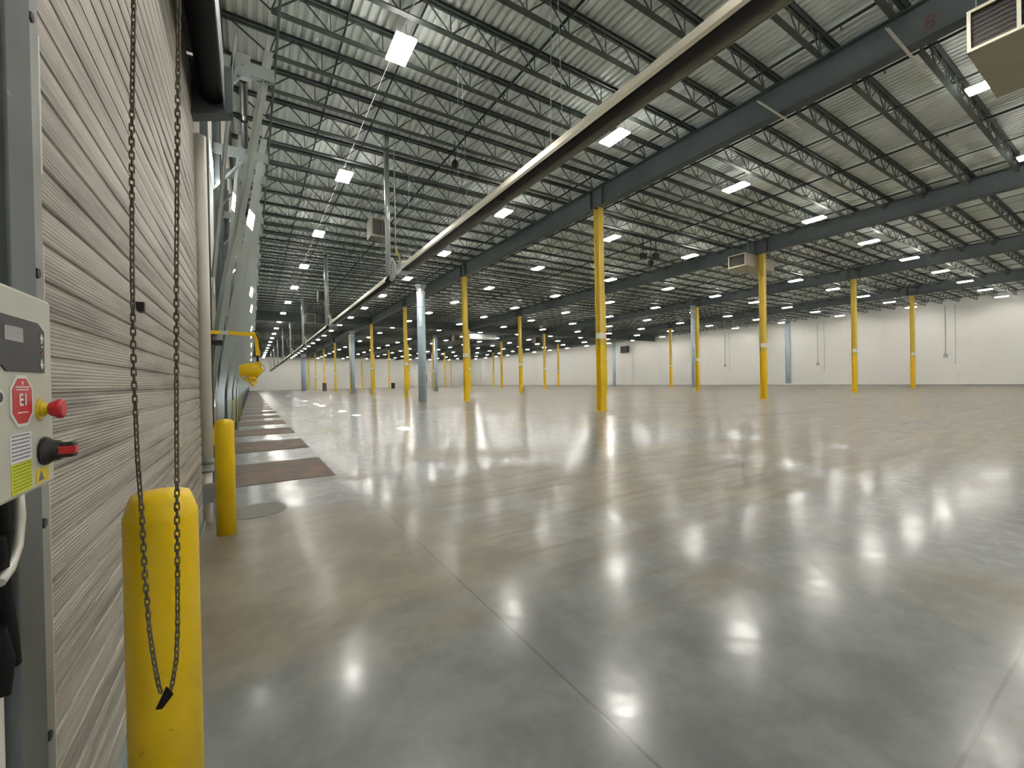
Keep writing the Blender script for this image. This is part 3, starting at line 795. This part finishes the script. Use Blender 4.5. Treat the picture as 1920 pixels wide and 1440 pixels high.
# near guide post (stepped steel angle)
m = MB()
m.box(-.49, -.385, 1.185, 1.300, 0, 4.1)
dpart(m, 'guide_post', m_post, bevel=.004)['label'] = 'blue-grey steel guide post'
m = MB(); m.box(-.49, -.43, .6, 1.185, 0, 4.1); dpart(m, 'post_shade_strip', m_black)  # black strip stands in for the shading left of the guide post
m = MB(); m.box(-.49, -.400, 1.300, 1.392, 0, 4.1); dpart(m, 'guide_edge', m_poste, bevel=.003)
for z in (.62, 1.10, 1.66, 2.23): 
    m = MB(); m.lathe([(.012, 0), (.010, .004)], (-.4, 1.352, z), 14, axis='x'); dpart(m, 'bolt', m_black)
m = MB(); m.box(-.425, -.405, 1.393, 1.410, .35, 1.74); m.box(-.425, -.402, 1.393, 1.405, 1.90, 2.22); dpart(m, 'weather_strip', m_pvc)
tag(dr, 'large weathered slatted rolling door filling the left side', 'rolling door')
# white wall patch seen at the very left bottom
m = MB(); m.box(-.5, -.405, -.2, 1.175, 0, .93); tag(m.build('trim_3', m_white), kind='structure')
# black cable loops below the controller
r = empty('cable', (-.34, .9, 1.0)); m = MB()
m.tube([(-.36, 1.11, 1.24), (-.36, 1.118, 1.17), (-.36, 1.105, 1.12), (-.36, 1.075, 1.09), (-.36, 1.04, 1.08)], .008, 8)
o = m.build('cable_sheath', m_cond); o.parent = r; o.matrix_parent_inverse = Matrix.Translation(-r.location)
m = MB(); m.tube([(-.375, 1.085, 1.24), (-.37, 1.09, 1.15), (-.37, 1.06, 1.06)], .011, 10); m.tube([(-.37, 1.06, 1.15), (-.37, 1.085, 1.02), (-.37, 1.10, .95), (-.37, 1.105, .91)], .012, 10); m.tube([(-.37, 1.05, 1.0), (-.37, 1.08, .93), (-.37, 1.06, .88)], .013, 10)
o = m.build('black_cable', m_rubber); o.parent = r; o.matrix_parent_inverse = Matrix.Translation(-r.location)
tag(r, 'looped black cable hanging under the control box', 'cable')

# ------------------------------------------------------------------ door control box
XB = -.30
cb = empty('control_box', (XB-.08, .85, 1.24))
def cpart(m_, name, mt, label=None, par=None, **k):
    o = m_.build(name, mt, **k); p_ = par or cb; o.parent = p_
    o.matrix_parent_inverse = Matrix.Translation(-cb.location) if p_ is cb else Matrix.Identity(4)
    if label: o['label'] = label
    return o
m = MB(); m.box(-.384, XB, .62, 1.068, 1.236, 1.556); cpart(m, 'enclosure', m_box, bevel=.006)
def YZ(u, v):
    d = fw + r2*((u-960)/FPX) - u2*((v-720)/FPX); t = XB/d.x; return (d.y*t, 1.4+d.z*t)
def plate(pts, th=.002, x=XB):
    m = MB(); m.prism(pts, x, x+th, 'x'); return m
m = plate([(.70, 1.436), (.884, 1.436), (.897, 1.428), (1.028, 1.428), (1.030, 1.498), (1.006, 1.510), (.70, 1.510)])
pn = cpart(m, 'keypad', m_panel, 'dark keypad panel')
m = plate([(.892, 1.473), (.950, 1.473), (.950, 1.495), (.892, 1.495)], .0025); cpart(m, 'display', m_lcd, 'grey display')
m = MB()
def tri(y, z, s, dn): 
    m.prism([(y-s, z), (y+s, z), (y, z+(-s*1.4 if dn else s*1.4))], XB+.002, XB+.003, 'x')
tri(1.0165, 1.484, .007, False); m.prism([(1.0145, 1.477), (1.0185, 1.477), (1.0185, 1.484), (1.0145, 1.484)], XB+.002, XB+.003, 'x')
tri(1.0155, 1.443, .007, True); m.prism([(1.0135, 1.443), (1.0175, 1.443), (1.0175, 1.451), (1.0135, 1.451)], XB+.002, XB+.003, 'x')
m.prism([(1.012, 1.470), (1.021, 1.470), (1.018, 1.474)], XB+.002, XB+.003, 'x')
cpart(m, 'arrow_marks', m_white)
m = plate([(1.014, 1.459), (1.018, 1.459), (1.018, 1.463), (1.014, 1.463)], .0032); cpart(m, 'stop_mark', m_red)
# E1 octagon sign
cy, cz = .943, 1.383; a, b = .0365, .0395
def octo(s):
    return [(cy+s*a*x, cz+s*b*z) for x, z in ((-.42, -1), (.42, -1), (1, -.52), (1, .52), (.42, 1), (-.42, 1), (-1, .52), (-1, -.52))]
m = plate(octo(1.0), .002); cpart(m, 'sign_border', m_white, 'white border of the octagonal sign')
m = plate(octo(.87), .0026); sg = cpart(m, 'sign_face', m_red, 'red octagonal sign face')
def text(body, size, y, z, mt, name, x, label=None, sx=1):
    cu = bpy.data.curves.new('t', 'FONT'); cu.body = body; cu.size = size; cu.extrude = .0004; cu.offset = size*.02; cu.align_x = 'CENTER'; cu.align_y = 'CENTER'
    t = bpy.data.objects.new('t', cu); C.objects.link(t); bpy.context.view_layer.update()
    me = bpy.data.meshes.new_from_object(t.evaluated_get(bpy.context.evaluated_depsgraph_get())); me.name = name
    me.transform(Matrix.Rotation(math.radians(90), 4, 'Z') @ Matrix.Rotation(math.radians(90), 4, 'X') @ Matrix.Scale(sx, 4, (1, 0, 0)))
    me.materials.clear(); me.materials.append(mt); q = bpy.data.objects.new(name, me); C.objects.link(q)
    q.parent = cb; q.matrix_parent_inverse = Matrix.Translation(-cb.location); q.location = (x, y, z); bpy.data.objects.remove(t)
    if label: q['label'] = label
text('E1', .026, cy, cz+.001, m_white, 'sign_lettering', XB+.0032, 'white E1 lettering', 1.15)
m = MB()
for z_, w_ in ((cz+.0205, .023), (cz+.0165, .021), (cz-.0185, .018)): m.prism([(cy-w_, z_), (cy+w_, z_), (cy+w_, z_+.0018), (cy-w_, z_+.0018)], XB+.0026, XB+.0030, 'x')
m.prism([(cy-.004, cz+.030), (cy, cz+.023), (cy+.004, cz+.030)], XB+.0026, XB+.0030, 'x')
cpart(m, 'small_print', m_white)
# left button edge
m = MB(); m.lathe([(.012, 0), (.012, .003)], (XB, .872, 1.390), 20, axis='x'); cpart(m, 'round_socket', m_lab)
m = MB(); m.lathe([(.007, 0), (.007, .004)], (XB, .872, 1.390), 16, axis='x'); cpart(m, 'socket_core', m_black)
# e-stop
ey, ez = 1.012, 1.367
m = MB(); m.lathe([(.0175, 0), (.0175, .0015)], (XB, ey, ez), 28, axis='x'); m.lathe([(.012, 0), (.012, .006), (.009, .007), (.009, .013)], (XB, ey, ez), 24, axis='x'); cpart(m, 'button_collar', m_knoby, 'yellow ring and collar')
m = MB(); m.lathe([(.010, .011), (.0125, .014), (.0135, .018), (.0165, .022), (.0165, .027), (.013, .029)], (XB, ey, ez), 24, axis='x'); cpart(m, 'emergency_button', m_red, 'red mushroom button')
# rotary isolator
iy, iz = 1.018, 1.296
m = MB(); m.lathe([(.024, 0), (.024, .007), (.018, .012), (.016, .024)], (XB, iy, iz), 28, axis='x')
m.prism([(iy-.013, iz-.012), (iy+.013, iz-.014), (iy+.014, iz+.012), (iy-.012, iz+.014)], XB+.016, XB+.040, 'x')
cpart(m, 'isolator_knob', m_black, 'black rotary switch', bevel=.004)
m = MB(); m.box(XB+.018, XB+.0415, iy-.0145, iy-.0125, iz-.006, iz+.007); m.box(XB+.0395, XB+.0415, iy-.008, iy+.008, iz-.006, iz+.006); cpart(m, 'switch_stripe', m_red, 'red stripe on the switch')
# labels
def lab(y0, y1, z0, z1, mt, name, txt=None, rows=0, label=None):
    m = plate([(y0, z0), (y1, z0), (y1, z1), (y0, z1)], .001); cpart(m, name, mt, label)
    if rows:
        m = MB(); random.seed(5)
        for i in range(rows):
            z = z1-(i+.8)*(z1-z0)/(rows+.6); h = (z1-z0)/(rows+.6)*.38; yy = y0+.004
            while yy < y1-.006:
                l = random.uniform(.004, .012); l = min(l, y1-.004-yy); m.prism([(yy, z), (yy+l, z), (yy+l, z+h), (yy, z+h)], XB+.001, XB+.0013, 'x'); yy += l+.002
        cpart(m, name+'_print', txt)
lab(.905, .974, 1.290, 1.334, m_lab, 'data_label', m_labtxt, 7, 'white printed label')
lab(.907, .974, 1.244, 1.289, m_labg, 'care_label', m_labgt, 8, 'yellow-green printed label')
lab(.990, 1.038, 1.246, 1.269, m_laby, 'warning_label', None, 0, 'amber warning label')
m = MB(); m.prism([(.996, 1.249), (1.018, 1.249), (1.007, 1.265)], XB+.001, XB+.0014, 'x'); cpart(m, 'warning_triangle', m_labtxt)
tag(cb, 'beige door control box with red E1 sign and emergency button at the left edge', 'control box')

# ------------------------------------------------------------------ white pipe and jamb beside the rolling door
r = empty('downpipe', (-.40, 5.30, 0)); 
m = MB(); m.lathe([(.060, .56), (.060, 3.96)], (0, 0, 0), 24); o = m.build('pipe', m_pvc); o.parent = r
m = MB(); m.lathe([(.064, .60), (.064, .66)], (0, 0, 0), 24); m.lathe([(.064, .52), (.064, .56)], (0, 0, 0), 24); o = m.build('coupling', m_galvd); o.parent = r
m = MB(); m.lathe([(.046, 0), (.046, .56)], (0, 0, 0), 24); o = m.build('lower_pipe', m_pvc); o.parent = r
tag(r, 'cream vertical pipe at the far edge of the rolling door', 'pipe')
m = MB(); m.box(-.485, -.335, 5.212, 5.222, .22, .42, 0); m.box(-.345, -.335, 5.222, 5.38, .22, .42, 1); m.box(-.485, -.345, 5.222, 5.232, .415, .42, 0)
tag(m.build('pipe_guard', [m_galvd, m_black]), 'small dark steel guard box around the foot of the cream pipe', 'guard box')
r = empty('wall_jamb', (-.5, 5.60, 0)); m = MB(); m.box(0, .125, -.05, .05, .24, 4.0); m.box(0, .06, .22, .30, .0, 4.72)
o = m.build('jamb_board', m_pvc); o.parent = r
m = MB(); m.box(.08, .13, -.06, .06, .62, .66); m.box(.08, .16, -.02, .03, .52, .60); m.box(.1, .18, .0, .05, .5, .53); o = m.build('clamp', m_galvd); o.parent = r
tag(r, 'cream painted jamb boards behind the cream pipe', 'jamb')
r = empty('hook_bracket', (-.5, 6.0, .6)); m = MB(); m.box(0, .14, -.02, .02, .32, .36); m.box(.10, .14, -.02, .02, .15, .36); m.box(0, .15, -.02, .02, .12, .15)
o = m.build('bracket_arm', m_yel); o.parent = r
tag(r, 'small yellow bracket on the wall behind the second bollard', 'bracket')
# small cream wall box with switch near the docks
m = MB(); m.box(XW, XW+.09, 6.10, 6.34, 2.30, 2.66); m.box(XW+.09, XW+.10, 6.12, 6.32, 2.34, 2.36, 1)
tag(m.build('wall_box', [m_galvd, m_dred], bevel=.004), 'grey wall box with a thin red stripe above the yellow lamp arm', 'wall box')

# ------------------------------------------------------------------ yellow dock light on its arm
r = empty('dock_light', (-.46, 6.20, 2.06))
def ypart(m_, name, mt, **k):
    o = m_.build(name, mt, **k); o.parent = r; o.matrix_parent_inverse = Matrix.Translation(-r.location); return o
m = MB(); m.bar((-.46, 6.20, 2.055), (-.30, 6.20, 2.055), .045); m.bar((-.22, 6.20, 2.055), (.055, 6.20, 2.045), .045); m.lathe([(.03, -.04), (.03, .03)], (.055, 6.20, 2.045), 14); ypart(m, 'arm', m_yel, bevel=.004)
m = MB(); m.bar((-.30, 6.20, 2.055), (-.22, 6.20, 2.055), .047); m.box(-.5, -.45, 6.13, 6.27, 1.97, 2.14); ypart(m, 'arm_sleeve', m_galv)
m = MB(); m.box(-.42, -.28, 6.17, 6.23, 1.90, 1.96); m.tube([(-.36, 6.20, 2.03), (-.40, 6.20, 1.98), (-.40, 6.20, 1.6), (-.43, 6.15, 1.3), (-.43, 6.15, 1.2)], .010, 6); ypart(m, 'junction_cable', m_black)
m = MB(); m.bar((.075, 6.20, 2.02), (.085, 6.20, 1.78), .05); ypart(m, 'drop_arm', m_yel, bevel=.005)
m = MB(); m.bar((.080, 6.20, 1.78), (.080, 6.20, 1.69), .028); m.tube([(.0, 6.20, 2.08), (.06, 6.17, 2.09), (.10, 6.17, 1.98), (.11, 6.17, 1.86)], .008, 6); ypart(m, 'swivel', m_black)
m = MB(); m.lathe([(.055, -.11), (.075, -.06), (.090, .02), (.088, .09), (.05, .13), (.02, .15)], (-.01, 6.20, 1.60), 18, axis='x', sm=False)
m.box(.05, .12, 6.14, 6.26, 1.60, 1.70); ypart(m, 'lamp_head', m_yel)
m = MB(); m.tube([(-.10, 6.20, 1.55), (-.06, 6.15, 1.48), (.02, 6.13, 1.45), (.06, 6.17, 1.44), (.05, 6.25, 1.47), (.08, 6.23, 1.54)], .014, 8); m.tube([(-.02, 6.15, 1.52), (.0, 6.13, 1.43), (.04, 6.15, 1.40)], .014, 8); m.lathe([(.05, -.03), (.03, .02)], (.02, 6.20, 1.50), 12); ypart(m, 'wire_guard', m_yel)
m = MB(); m.tube([(.11, 6.20, 1.68), (.15, 6.20, 1.66), (.16, 6.20, 1.60), (.13, 6.20, 1.57)], .005, 6); ypart(m, 'handle', m_galvd)
tag(r, 'yellow dock light on a folding yellow arm beyond the second bollard', 'dock light')
bpy.context.view_layer.update()
